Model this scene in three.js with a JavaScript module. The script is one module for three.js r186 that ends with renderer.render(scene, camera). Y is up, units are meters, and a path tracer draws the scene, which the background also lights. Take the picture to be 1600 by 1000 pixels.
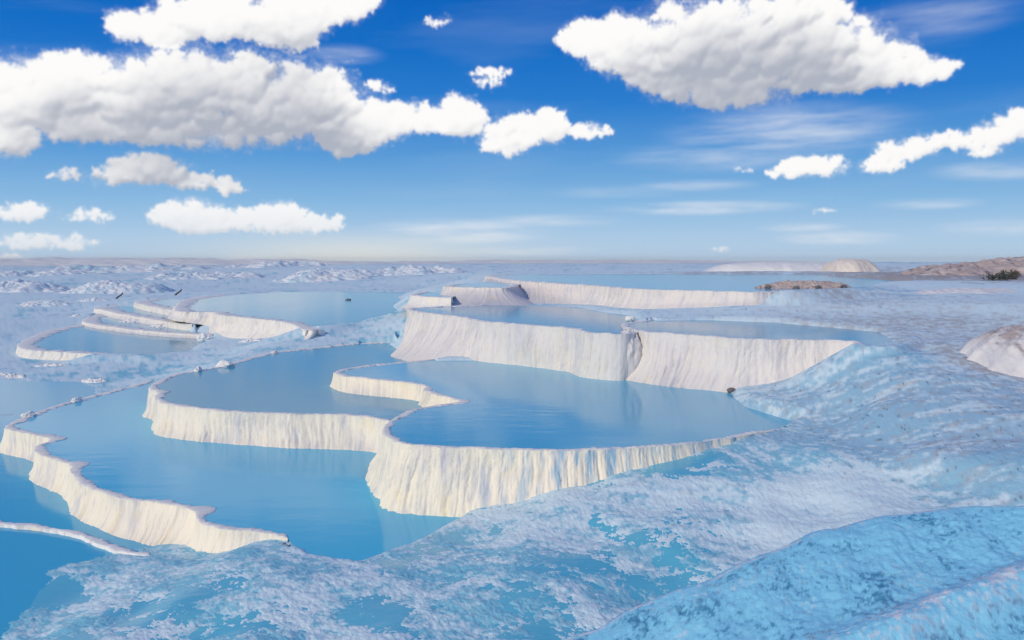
import * as THREE from 'three';
import { mergeGeometries } from 'three/addons/utils/BufferGeometryUtils.js';

// ---------------------------------------------------------------- camera, sky, sun, exposure
const scene = new THREE.Scene();
const camera = new THREE.PerspectiveCamera(2 * Math.atan(500 / 1302) * 180 / Math.PI, 1.6, 0.1, 20000);
camera.position.set(0, 3.2, 0);
camera.rotation.x = -Math.atan(92 / 1302);
const renderer = new THREE.WebGLRenderer({ antialias: true });
renderer.toneMapping = THREE.LinearToneMapping;
renderer.toneMappingExposure = 1.0;
renderer.shadowMap.enabled = true;

const sun = new THREE.DirectionalLight(new THREE.Color().setRGB(1.0, 0.87, 0.65), 2.7);
const sunWay = new THREE.Vector3(-0.66, 0.47, 0.66).normalize();
sun.position.copy(sunWay).multiplyScalar(80).add(new THREE.Vector3(0, 0, -20));
sun.target.position.set(0, 0, -20);
sun.castShadow = true;
sun.shadow.mapSize.set(4096, 4096);
sun.shadow.radius = 2;
Object.assign(sun.shadow.camera, { left: -60, right: 60, top: 60, bottom: -60, near: 1, far: 220 });
scene.add(sun, sun.target);

// ---------------------------------------------------------------- noise
let seed = 20231;
const rnd = () => { seed = (seed * 1664525 + 1013904223) >>> 0; return seed / 4294967296; };
const PERM = new Uint8Array(1024), GX = new Float32Array(256), GY = new Float32Array(256);
{
  const p = [...Array(256).keys()];
  for (let i = 255; i > 0; i--) { const j = Math.floor(rnd() * (i + 1)); [p[i], p[j]] = [p[j], p[i]]; }
  for (let i = 0; i < 1024; i++) PERM[i] = p[i & 255];
  for (let i = 0; i < 256; i++) { const a = rnd() * 6.28318; GX[i] = Math.cos(a) * 1.45; GY[i] = Math.sin(a) * 1.45; }
}
function n2(x, y) {
  const xf = Math.floor(x), yf = Math.floor(y), fx = x - xf, fy = y - yf, xi = xf & 255, yi = yf & 255;
  const u = fx * fx * fx * (fx * (fx * 6 - 15) + 10), v = fy * fy * fy * (fy * (fy * 6 - 15) + 10);
  const a = PERM[xi + PERM[yi]], b = PERM[xi + 1 + PERM[yi]], c = PERM[xi + PERM[yi + 1]], d = PERM[xi + 1 + PERM[yi + 1]];
  const p = GX[a] * fx + GY[a] * fy, q = GX[b] * (fx - 1) + GY[b] * fy, r = GX[c] * fx + GY[c] * (fy - 1), s = GX[d] * (fx - 1) + GY[d] * (fy - 1);
  return p + u * (q - p) + v * (r + u * (s - r) - p - u * (q - p));
}
function fbm(x, y, n = 4, gain = 0.5) {
  let s = 0, a = 1, t = 0;
  for (let i = 0; i < n; i++) { s += a * n2(x, y); t += a; a *= gain; x = x * 2.03 + 17.3; y = y * 2.03 + 5.1; }
  return s / t;
}
const ss = (a, b, x) => { const t = Math.min(1, Math.max(0, (x - a) / (b - a))); return t * t * (3 - 2 * t); };
const mix = (a, b, t) => a + (b - a) * t;
const clamp = (x, a = 0, b = 1) => Math.min(b, Math.max(a, x));

// ---------------------------------------------------------------- sky: air and clouds, in directions round the place
// cumulus lobes: [azimuth, elevation, half width, half height] in degrees
const LOBES = [[-29.87,9.57,3.43,2.29],[-27.51,10.52,2.34,1.95],[-24.39,10.04,4.81,2.61],[-20.69,10.7,4.94,2.96],[-16.42,10.57,5.07,3.04],[-13.19,10.12,3.86,3.0],[-20.75,8.36,8.23,1.65],[-26.21,8.22,5.92,1.38],[-10.3,9.0,3.46,1.95],[-6.91,9.49,3.06,1.18],[-3.47,9.54,1.67,1.63],[-30.92,7.14,1.7,1.43],[-11.16,7.74,2.16,0.95],[0.87,8.72,3.08,1.23],[-0.43,7.88,1.76,0.88],[2.6,9.13,1.54,1.06],[5.2,8.69,1.97,0.61],[-24.26,14.11,1.36,1.12],[-22.09,14.15,2.45,1.3],[-19.05,14.98,4.16,1.58],[-15.53,15.26,3.82,1.78],[-12.68,16.2,3.43,1.29],[-14.75,14.17,2.13,1.02],[-10.2,16.71,1.73,0.74],[4.73,14.58,1.84,1.32],[7.29,13.93,2.62,2.27],[11.9,13.94,4.74,3.19],[15.95,14.09,5.92,3.3],[19.87,13.04,4.55,2.57],[14.8,11.44,5.96,1.91],[23.61,11.98,2.42,1.69],[25.76,11.41,1.98,0.95],[27.14,11.53,0.94,0.47],[19.04,15.35,2.91,1.33],[10.26,12.44,3.46,1.65],[21.79,11.38,2.45,1.31],[-23.25,5.69,2.43,1.13],[-24.89,5.23,2.0,0.76],[-20.83,4.99,2.06,0.62],[-18.72,4.77,1.0,0.58],[-28.03,5.17,1.09,0.43],[-20.89,2.77,2.55,1.23],[-18.18,2.61,2.51,0.92],[-15.37,2.86,2.04,1.19],[-12.91,2.47,1.8,0.77],[-16.99,2.13,4.63,0.46],[-30.43,2.86,1.67,0.68],[-26.91,2.72,1.57,0.47],[-29.51,1.14,3.83,0.57],[-31.18,0.22,1.51,0.38],[19.66,5.95,2.57,0.83],[18.11,5.76,1.17,0.59],[23.6,5.95,1.41,0.73],[24.85,6.78,1.92,0.8],[27.28,7.13,2.42,0.7],[29.95,7.39,1.98,0.84],[31.21,8.02,1.58,0.9],[29.32,6.52,1.23,0.5],[-1.51,12.43,1.67,0.48],[-1.51,11.82,1.32,0.4],[-5.15,15.55,0.96,0.31],[-9.01,11.48,1.17,0.52],[15.31,5.97,0.76,0.25],[13.97,0.68,0.94,0.26],[20.5,3.18,0.91,0.25]];
const WISPS = [[18.05,8.3,7.95,1.67,0.3],[13.66,6.84,6.84,0.94,0.22],[12.89,3.52,6.43,0.47,0.42],[-3.5,2.0,6.59,0.88,0.42],[2.62,2.74,5.28,0.44,0.25],[21.3,1.47,3.89,0.45,0.4],[26.36,3.51,3.15,0.35,0.3],[30.14,2.0,3.43,0.49,0.3],[12.45,5.0,4.3,0.39,0.22],[30.34,5.35,4.18,0.61,0.28],[-28.16,11.18,6.6,1.16,0.18],[-17.04,0.13,2.52,0.34,0.5],[1.32,0.7,4.84,0.35,0.3],[-11.08,13.39,2.59,0.6,0.2],[26.01,14.27,5.54,1.19,0.16],[18.97,2.19,2.91,0.33,0.25],[6.95,4.66,5.24,0.44,0.12]];

{
  const W = 4096, Hh = 2048, data = new Float32Array(W * Hh * 4);
  const bands = [[-2, .50, .66, .82], [0, .50, .66, .82], [1.6, .42, .61, .81], [4, .24, .48, .76], [7, .10, .33, .69], [10.5, .022, .205, .62], [14, .006, .155, .56], [18, .002, .12, .50], [30, .006, .12, .46], [60, .01, .11, .41], [90, .012, .105, .39]];
  const air = (el, c) => {
    let i = 0; while (i < bands.length - 2 && el > bands[i + 1][0]) i++;
    const a = bands[i], b = bands[i + 1], t = clamp((el - a[0]) / (b[0] - a[0]));
    for (let k = 0; k < 3; k++) c[k] = mix(a[k + 1], b[k + 1], t);
  };
  // the lobes seen ahead, the same kind of clouds all round, and larger ones higher up
  const all = LOBES.map((l) => [...l]);
  for (let k = 1; k < 5; k++) {
    const off = k * 72, lift = rnd() * 1.2;
    for (const l of LOBES) all.push([l[0] + off + (rnd() - .5) * 2, l[1] + lift, l[2] * (0.9 + rnd() * .25), l[3] * (0.9 + rnd() * .3)]);
  }
  for (let k = 0; k < 18; k++) {
    const az = rnd() * 360, el = 21 + rnd() * 34, big = (5 + rnd() * 7);
    for (let j = 0; j < 5; j++) all.push([az + (rnd() - .5) * big * 2.6 / Math.cos(el * .0175), el + (rnd() - .5) * big * .35, big * (0.5 + rnd() * .5) / Math.cos(el * .0175), big * (0.22 + rnd() * .2)]);
  }
  const wis = WISPS.map((l) => [...l]);
  for (let k = 1; k < 5; k++) for (const l of WISPS) wis.push([l[0] + k * 72, l[1], l[2], l[3], l[4]]);
  const row0 = Hh / 2, rows = Math.ceil(62 / 180 * Hh), G = W * rows, body = new Float32Array(G), tall = new Float32Array(G), veil = new Float32Array(G), mass = new Float32Array(G);
  const PX = W / 360, PY = Hh / 180;
  const each = (az, el, rx, ry, fn) => {
    const ic = (.25 + az / 360) * W, jc = el * PY, wi = rx * PX + 2, wj = ry * PY + 2;
    for (let j = Math.max(0, Math.floor(jc - wj)); j <= Math.min(rows - 1, jc + wj); j++) for (let i = Math.floor(ic - wi); i <= ic + wi; i++) fn(((i + .5 - ic) / PX) / rx, ((j + .5 - jc) / PY) / ry, j * W + ((i % W) + W) % W);
  };
  for (const [az, el, rx, ry, k] of wis) each(az, el, rx * 1.2, ry * 1.3, (x, y, at) => { const q = 1 - Math.hypot(x, y); if (q > 0) veil[at] = Math.max(veil[at], k * ss(0, .8, q)); });
  // each lobe is a heap of billows, flatter below
  for (const [az, el, rx, ry] of all) {
    each(az, el, rx * 1.1, ry * 1.1, (x, y, at) => { const q = 1 - Math.hypot(x, y < 0 ? y * 1.15 : y); if (q > 0) { mass[at] += Math.min(1, q * 1.6) * ry; body[at] = Math.max(body[at], q * .55 * Math.min(1, ry)); } });
    const n = Math.min(70, Math.round(9 + rx * ry * 9 + 7 * rx / ry));
    for (let k = 0; k < n; k++) {
      const t = rnd() * 6.283, e = Math.sqrt(rnd()) * .84, px = Math.cos(t) * e, py = Math.sin(t) * e * (Math.sin(t) < 0 ? .72 : .9), r = Math.min(ry, 1.6) * (.20 + .34 * rnd()) * (1.15 - .4 * e), dep = Math.sqrt(Math.max(0, 1 - px * px - py * py)) * ry * .7, wid = r * (1.1 + .35 * rnd()) / Math.cos(el * .0175);
      each(az + px * rx, el + py * ry, wid, r, (x, y, at) => { const q = x * x + y * y; if (q < 1) { const f = (1 - Math.sqrt(q)) * Math.min(1, r / .28); body[at] = Math.max(body[at], f) + Math.min(body[at], f) * .25; const h = dep + r * Math.sqrt(1 - q); if (h > tall[at]) tall[at] = h; } });
    }
  }
  const pick = (arr, x, y) => { const i = Math.floor(x), j = clamp(Math.floor(y), 0, rows - 2), fx = x - i, fy = clamp(y - j), a = ((i % W) + W) % W, b = (a + 1) % W; return mix(mix(arr[j * W + a], arr[j * W + b], fx), mix(arr[(j + 1) * W + a], arr[(j + 1) * W + b], fx), fy); };
  const dens = new Float32Array(G), relief = new Float32Array(G), near = new Uint8Array(G);
  for (let j = 0; j < rows; j++) for (let i = 0; i < W; i++) if (mass[j * W + i] > 0 || body[j * W + i] > 0) for (let dj = -7; dj <= 7; dj += 7) for (let di = -7; di <= 7; di += 7) { const jj = j + dj; if (jj >= 0 && jj < rows) near[jj * W + (i + di + W) % W] = 1; }
  for (let j = 0; j < rows; j++) {
    const el = (j + .5) / PY;
    for (let i = 0; i < W; i++) {
      const at = j * W + i; if (!near[at]) continue;
      const x = i / PX, wx = fbm(x * .8, el * .8, 3, .6) * .55 + fbm(x * 3.2, el * 3.2 + 7, 4, .68) * .34, wy = fbm(x * .8 + 31, el * .8, 3, .6) * .38 + fbm(x * 3.2 + 60, el * 3.2, 4, .68) * .28;
      const sx = i + wx * PX, sy = j + wy * PY, f = pick(body, sx, sy), hi = fbm(x * 6.5, el * 6.5, 4, .65), vl = Math.min(1, pick(mass, i + wx * 2 * PX, j + wy * 2 * PY) * 2.5);
      dens[at] = clamp(ss(-.01, .55, f * 1.05 + hi * .26 * ss(0, .2, f)) + .22 * vl * ss(-.15, .5, fbm(x * 1.6, el * 2.4 + 50, 4, .6)));
      relief[at] = pick(tall, sx, sy) + hi * .05;
    }
  }
  const soft = new Float32Array(G);
  for (let j = 1; j < rows - 1; j++) for (let i = 0; i < W; i++) { if (!near[j * W + i]) continue; let t = 0; for (let dj = -1; dj <= 1; dj++) for (let di = -1; di <= 1; di++) t += relief[(j + dj) * W + (i + di + W) % W]; soft[j * W + i] = t / 9; }
  const lum = new Float32Array(G), c = [0, 0, 0];
  for (let j = 2; j < rows - 2; j++) for (let i = 0; i < W; i++) {
    const at = j * W + i; if (dens[at] <= 0) continue;
    let acc = 0;   // light comes from above and reaches each place through the cloud over it
    for (let k = 1; k <= 9; k++) { const jj = j + Math.round(k * k * .6), ii = (i - Math.round(k * k * .1) + W) % W; if (jj < rows) acc += mass[jj * W + ii] * k * .05; }
    const gx = (soft[j * W + (i + 2) % W] - soft[j * W + (i - 2 + W) % W]) * PX / 4, gy = (soft[(j + 2) * W + i] - soft[(j - 2) * W + i]) * PY / 4, nl = 1 / Math.sqrt(1 + gx * gx + gy * gy), lam = (gx * .36 - gy * .62 + .70) * nl;
    lum[at] = clamp(.30 + .78 * Math.exp(-acc * .175) + (clamp(lam, -.2, 1) - .62) * .30, .2, 1.12);
  }
  for (let j = 0; j < Hh; j++) {
    const el = (j + .5) / Hh * 180 - 90;
    for (let i = 0; i < W; i++) {
      const at = (j * W + i) * 4; air(el, c);
      if (j >= row0 && j - row0 < rows) {
        const k = (j - row0) * W + i, x = (i + .5) / W * 360;
        let v = veil[k];
        if (v > 0) { v *= 2.0 * clamp(.55 + 1.05 * fbm(x * .16 + el * .25, el * 1.5 - x * .05, 5, .55)); for (let q = 0; q < 3; q++) c[q] = mix(c[q], [.80, .84, .90][q], clamp(v)); }
        const gl = .75 * Math.exp(-Math.pow((((x - 90 + 540) % 360) - 180 + 10.5) / 9, 2)) * ss(2.6, .1, el); for (let q = 0; q < 3; q++) c[q] = mix(c[q], [.86, .85, .76][q], gl);   // pale low haze
        const thin = clamp(-.02 + .34 * fbm(x * .05, el * .42 - x * .02, 5)) * ss(1, 5, el) * .5;
        for (let q = 0; q < 3; q++) c[q] = mix(c[q], [.62, .74, .88][q], thin);
        const d = dens[k] * mix(.80, 1, ss(.5, 5, el));
        if (d > 0) {
          const l = lum[k], far = ss(5, 0, el) * .35;
          for (let q = 0; q < 3; q++) { const cc = mix([.43, .46, .54][q], [.99, .98, .97][q], ss(.25, 1.02, l)); c[q] = mix(c[q], mix(cc, [.74, .78, .84][q], far), d); }
        }
      }
      data[at] = c[0]; data[at + 1] = c[1]; data[at + 2] = c[2]; data[at + 3] = 1;
    }
  }
  const sky = new THREE.DataTexture(data, W, Hh, THREE.RGBAFormat, THREE.FloatType);
  sky.mapping = THREE.EquirectangularReflectionMapping; sky.magFilter = THREE.LinearFilter; sky.minFilter = THREE.LinearFilter; sky.wrapS = THREE.RepeatWrapping; sky.needsUpdate = true;
  scene.background = sky; scene.environment = sky;
}

// ---------------------------------------------------------------- plan of the terraces
// plan coordinates in metres: [x, z]
const POOLS = {
  outer: { level: -0.42, outline: [[-7.97,-7.75],[-35.81,-30.91],[-44.35,-52.38],[-31.56,-51.23],[-23.73,-45.29],[-13.43,-37.04],[-10.07,-34.32],[-9.45,-24.41],[-8.6,-20.16],[-5.67,-13.2],[-3.07,-10.58],[-2.73,-9.37],[-3.62,-8.33],[-4.12,-7.01]] },
  jagged: { level: 0, outline: [[-2.3,-8.88],[-1.61,-8.55],[-1.02,-9.25],[-0.33,-10.46],[-1.54,-14.11],[-2.73,-16.73],[-6.91,-17.82],[-8.72,-20.92]] },
  fluted: { level: 0.53, outline: [[-1.62,-14.87],[-1.03,-16.69],[-1.94,-22.8]] },
  main: { level: 0.82, outline: [[4.45,-12.19],[4.1,-13.55],[4.24,-15.64],[2.7,-17.43],[1.57,-20.32]] },
  shelf: { level: 1.74, outline: [[3.17,-19.59],[3.57,-22.64],[3.0,-23.78],[2.44,-26.43]] },
  long: { level: 1.77, outline: [[6.11,-13.66],[6.89,-14.52],[7.68,-16.76],[6.41,-19.6],[4.92,-20.46]] },
  upper: { level: 2.38, outline: [[9.9,-24.33],[16.7,-33.47],[19.57,-51.04],[8.22,-53.59]] },
  bench: { level: 2.25, outline: [[1.36,-35.45],[-0.6,-38.78]] },
  nook: { level: 1.95, outline: [[-2.0,-32.62]] },
  misty: { level: 0.85, outline: [[-5.77,-31.21],[-4.01,-32.55],[-5.32,-49.43],[-6.87,-63.9],[-18.85,-65.26]] },
  step_top: { level: 0.6, outline: [[-14.43,-40.32],[-16.94,-48.42],[-22.92,-58.47]] },
  step_mid: { level: 0.3, outline: [[-14.33,-38.12],[-17.73,-46.07],[-23.67,-54.0]] },
  step_low: { level: 0.05, outline: [[-13.39,-37.94],[-16.11,-41.84],[-22.03,-47.71]] },
  left: { level: -0.1, outline: [[-12.52,-28.94],[-11.34,-30.61],[-12.14,-34.59],[-14.18,-38.32]] },
};
// rim and foot of each terrace wall: [rim x, rim z, foot x, foot z, foot height]
const WALLS = {
  jagged: { level: 0, line: [[-9.69,-22.29,-9.94,-22.3,-0.5],[-9.72,-21.58,-9.97,-21.6,-0.5],[-9.83,-20.61,-10.08,-20.64,-0.5],[-10.02,-19.16,-10.27,-19.19,-0.5],[-10.09,-18.06,-10.34,-18.06,-0.5],[-10.01,-17.08,-10.26,-17.05,-0.5],[-9.89,-16.32,-10.13,-16.26,-0.5],[-9.67,-15.76,-9.5,-15.37,-0.42],[-9.0,-15.34,-8.82,-14.93,-0.42],[-8.28,-14.78,-8.33,-14.36,-0.42],[-8.2,-14.21,-8.19,-13.82,-0.42],[-7.81,-13.64,-7.7,-13.19,-0.42],[-6.91,-12.9,-7.02,-12.62,-0.42],[-6.68,-12.5,-6.74,-12.31,-0.42],[-6.1,-11.74,-6.22,-11.56,-0.42],[-5.42,-11.18,-5.59,-10.92,-0.42],[-5.03,-10.97,-5.03,-10.49,-0.42],[-4.65,-10.85,-4.73,-10.27,-0.42],[-4.03,-10.46,-4.24,-10.18,-0.38],[-3.91,-10.16,-3.98,-10.01,-0.33],[-3.58,-9.84,-3.66,-9.72,-0.25],[-2.83,-9.6,-2.85,-9.46,-0.1],[-2.59,-9.42,-2.63,-9.28,-0.05]] },
  fluted: { level: 0.53, line: [[-3.61,-27.54,-3.74,-27.81,0.4],[-4.98,-26.89,-5.17,-27.12,0.4],[-6.25,-25.31,-6.49,-25.49,0.4],[-6.93,-24.24,-7.21,-24.35,0.4],[-7.26,-22.65,-7.56,-22.69,0.4],[-7.38,-20.99,-7.67,-21.05,0.4],[-7.78,-20.12,-8.06,-20.23,0.4],[-7.94,-19.55,-8.24,-19.57,0.4],[-7.87,-18.49,-8.17,-18.44,-0.2],[-7.62,-17.46,-7.6,-17.04,0.0],[-7.19,-16.85,-7.13,-16.43,0.0],[-6.99,-16.29,-6.94,-15.87,0.0],[-6.56,-15.55,-6.46,-15.11,0.0],[-5.96,-15.13,-5.82,-14.67,0.0],[-5.08,-14.68,-4.99,-14.36,0.0],[-3.9,-14.43,-3.81,-14.06,0.0],[-2.65,-14.25,-2.57,-13.78,0.0],[-2.25,-13.96,-2.22,-13.68,0.0],[-2.0,-13.68,-2.06,-13.53,0.0]] },
  main: { level: 0.82, line: [[-1.86,-20.05,-2.0,-20.26,0.4],[-2.43,-19.67,-2.59,-19.86,0.4],[-3.22,-18.94,-3.4,-19.11,0.4],[-3.62,-18.37,-3.84,-18.48,0.4],[-3.77,-17.83,-4.02,-17.86,0.5],[-3.73,-17.53,-3.69,-17.11,0.53],[-3.45,-17.13,-3.39,-16.57,0.53],[-2.22,-16.31,-2.22,-15.91,0.53],[-1.68,-15.8,-1.82,-15.69,0.53],[-1.57,-15.17,-1.84,-15.49,0.53],[-1.19,-14.52,-1.51,-14.79,0.53],[-0.88,-13.99,-0.94,-14.0,0.53],[-1.27,-13.61,-1.31,-13.65,0.53],[-1.58,-13.2,-1.65,-13.23,0.53],[-1.75,-12.6,-1.9,-12.63,0.53],[-1.82,-11.9,-2.06,-12.3,0.3],[-1.77,-11.41,-2.0,-11.76,0.0],[-1.6,-11.03,-1.7,-10.97,0.0],[-1.45,-10.76,-1.58,-10.54,0.0],[-1.16,-10.61,-1.18,-10.37,0.0],[-0.75,-10.5,-0.79,-10.3,0.07],[-0.18,-10.42,-0.2,-10.22,0.21],[0.81,-10.35,0.82,-10.15,0.44],[1.4,-10.46,1.45,-10.27,0.55],[2.07,-10.65,2.14,-10.48,0.66],[2.74,-10.99,2.82,-10.86,0.73],[3.65,-11.58,3.71,-11.48,0.78],[4.02,-11.76,4.06,-11.67,0.79]] },
  shelf: { level: 1.74, line: [[-0.85,-27.79,-1.04,-28.02,1.4],[-2.06,-26.8,-2.25,-27.03,1.2],[-2.79,-26.25,-3.17,-26.07,0.9],[-3.16,-25.71,-3.27,-25.3,0.82],[-2.63,-23.78,-3.5,-22.96,0.82],[-1.57,-22.11,-2.54,-21.13,0.82],[-0.49,-19.8,-0.65,-19.22,0.82],[0.69,-18.63,0.6,-18.48,0.82],[1.33,-17.92,1.02,-17.63,0.82],[1.57,-16.95,1.33,-17.07,0.82],[2.2,-16.58,1.98,-16.44,0.82],[2.56,-16.95,2.38,-16.57,0.82]] },
  long: { level: 1.77, line: [[3.43,-20.24,3.28,-20.37,1.65],[2.87,-19.6,2.71,-19.72,1.65],[2.63,-19.19,2.22,-18.92,0.9],[2.49,-18.61,1.88,-18.26,0.82],[2.49,-17.55,2.02,-17.07,0.82],[2.82,-16.61,2.51,-16.22,0.82],[3.68,-15.89,3.28,-15.4,0.82],[4.11,-15.24,3.87,-15.1,0.82],[4.66,-15.11,4.59,-14.82,0.97],[6.03,-14.75,5.88,-14.55,1.47],[5.93,-14.18,5.78,-14.2,1.63],[5.9,-13.76,5.75,-13.77,1.7]] },
  upper: { level: 2.38, line: [[0.0,-49.85,-0.27,-49.98,2.2],[-1.1,-47.63,-1.59,-47.75,2.1],[-1.3,-44.65,-1.7,-44.64,2.1],[-0.97,-42.02,-0.75,-33.0,2.05],[0.0,-35.71,-0.05,-29.6,1.78],[1.21,-31.5,1.25,-28.9,1.76],[2.74,-27.45,2.46,-27.35,1.8],[3.74,-24.33,3.48,-24.19,1.88],[5.25,-22.77,5.04,-22.55,2.02],[6.38,-21.84,6.31,-21.55,2.16],[7.36,-22.3,7.49,-22.03,2.24]] },
  bench: { level: 2.25, line: [[-2.22,-34.46,-2.52,-34.49,1.9],[-2.43,-32.65,-2.83,-32.67,1.8],[-2.43,-31.01,-2.86,-30.42,1.78],[-1.38,-29.89,-2.08,-28.2,1.78],[-0.34,-29.53,0.37,-27.96,1.78],[0.07,-31.01,0.86,-30.9,1.78],[0.21,-33.53,1.01,-33.49,1.78]] },
  nook: { level: 1.95, line: [[-3.55,-33.99,-3.75,-34.0,1.6],[-3.69,-31.98,-3.99,-31.98,1.5],[-3.57,-30.2,-3.86,-30.12,1.63],[-2.95,-29.12,-3.19,-28.94,1.65],[-2.05,-28.11,-2.27,-27.91,1.7]] },
  misty: { level: 0.85, line: [[-20.22,-57.85,-20.52,-57.86,0.5],[-20.31,-52.85,-20.7,-52.77,0.5],[-16.68,-41.39,-16.96,-41.29,0.63],[-15.39,-38.76,-15.61,-38.56,0.59],[-13.78,-38.27,-13.98,-38.05,0.39],[-12.79,-36.44,-13.03,-36.26,0.08],[-10.47,-34.0,-10.69,-33.8,0.18],[-8.64,-31.86,-8.89,-31.7,0.32],[-6.74,-28.04,-6.98,-27.86,0.67],[-6.84,-29.4,-6.64,-29.41,0.76]] },
  step_top: { level: 0.6, line: [[-24.74,-57.48,-24.94,-57.44,0.3],[-23.87,-52.97,-24.19,-53.29,0.3],[-22.49,-50.59,-22.4,-50.17,0.3],[-19.16,-45.79,-19.1,-45.35,0.3],[-15.89,-41.31,-16.12,-41.38,0.3],[-14.96,-40.32,-15.07,-40.24,0.35]] },
  step_mid: { level: 0.3, line: [[-26.12,-54.79,-26.32,-54.76,0.1],[-25.54,-51.07,-25.54,-50.65,0.05],[-24.41,-49.72,-24.47,-49.17,0.05],[-21.7,-46.07,-21.85,-45.44,0.05],[-18.22,-41.96,-18.29,-41.38,0.05],[-15.71,-38.92,-15.64,-38.63,0.05],[-14.54,-37.74,-14.78,-37.78,0.05]] },
  step_low: { level: 0.05, line: [[-24.73,-49.44,-24.92,-49.37,-0.1],[-22.68,-44.1,-22.64,-43.68,-0.1],[-21.49,-42.27,-21.52,-41.71,-0.1],[-17.87,-38.66,-17.97,-37.95,-0.1],[-15.11,-36.58,-15.15,-35.76,-0.1],[-13.02,-35.62,-12.65,-34.59,-0.1],[-12.97,-36.58,-12.51,-36.16,-0.05]] },
  left: { level: -0.1, line: [[-20.25,-43.83,-20.3,-44.02,-0.42],[-22.05,-43.38,-22.22,-43.48,-0.42],[-22.16,-40.5,-22.36,-40.47,-0.42],[-20.85,-36.05,-21.04,-35.99,-0.42],[-19.67,-33.24,-20.03,-33.51,-0.42],[-19.13,-32.23,-19.38,-32.36,-0.42],[-18.4,-31.29,-18.73,-31.41,-0.42],[-17.44,-30.61,-17.77,-30.63,-0.42],[-15.96,-29.96,-16.38,-29.98,-0.42],[-14.28,-29.34,-14.7,-29.35,-0.35]] },
  ridge: { level: -0.38, line: [[-7.75,-11.52,-7.86,-11.42,-0.45],[-7.0,-11.17,-7.07,-11.05,-0.45],[-6.38,-11.01,-6.43,-10.88,-0.45],[-5.83,-10.77,-5.9,-10.65,-0.45],[-5.46,-10.54,-5.58,-10.45,-0.45],[-5.12,-10.27,-5.28,-10.21,-0.45],[-4.73,-10.04,-4.88,-9.96,-0.45],[-4.39,-9.89,-4.54,-9.8,-0.45]] },
};
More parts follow.
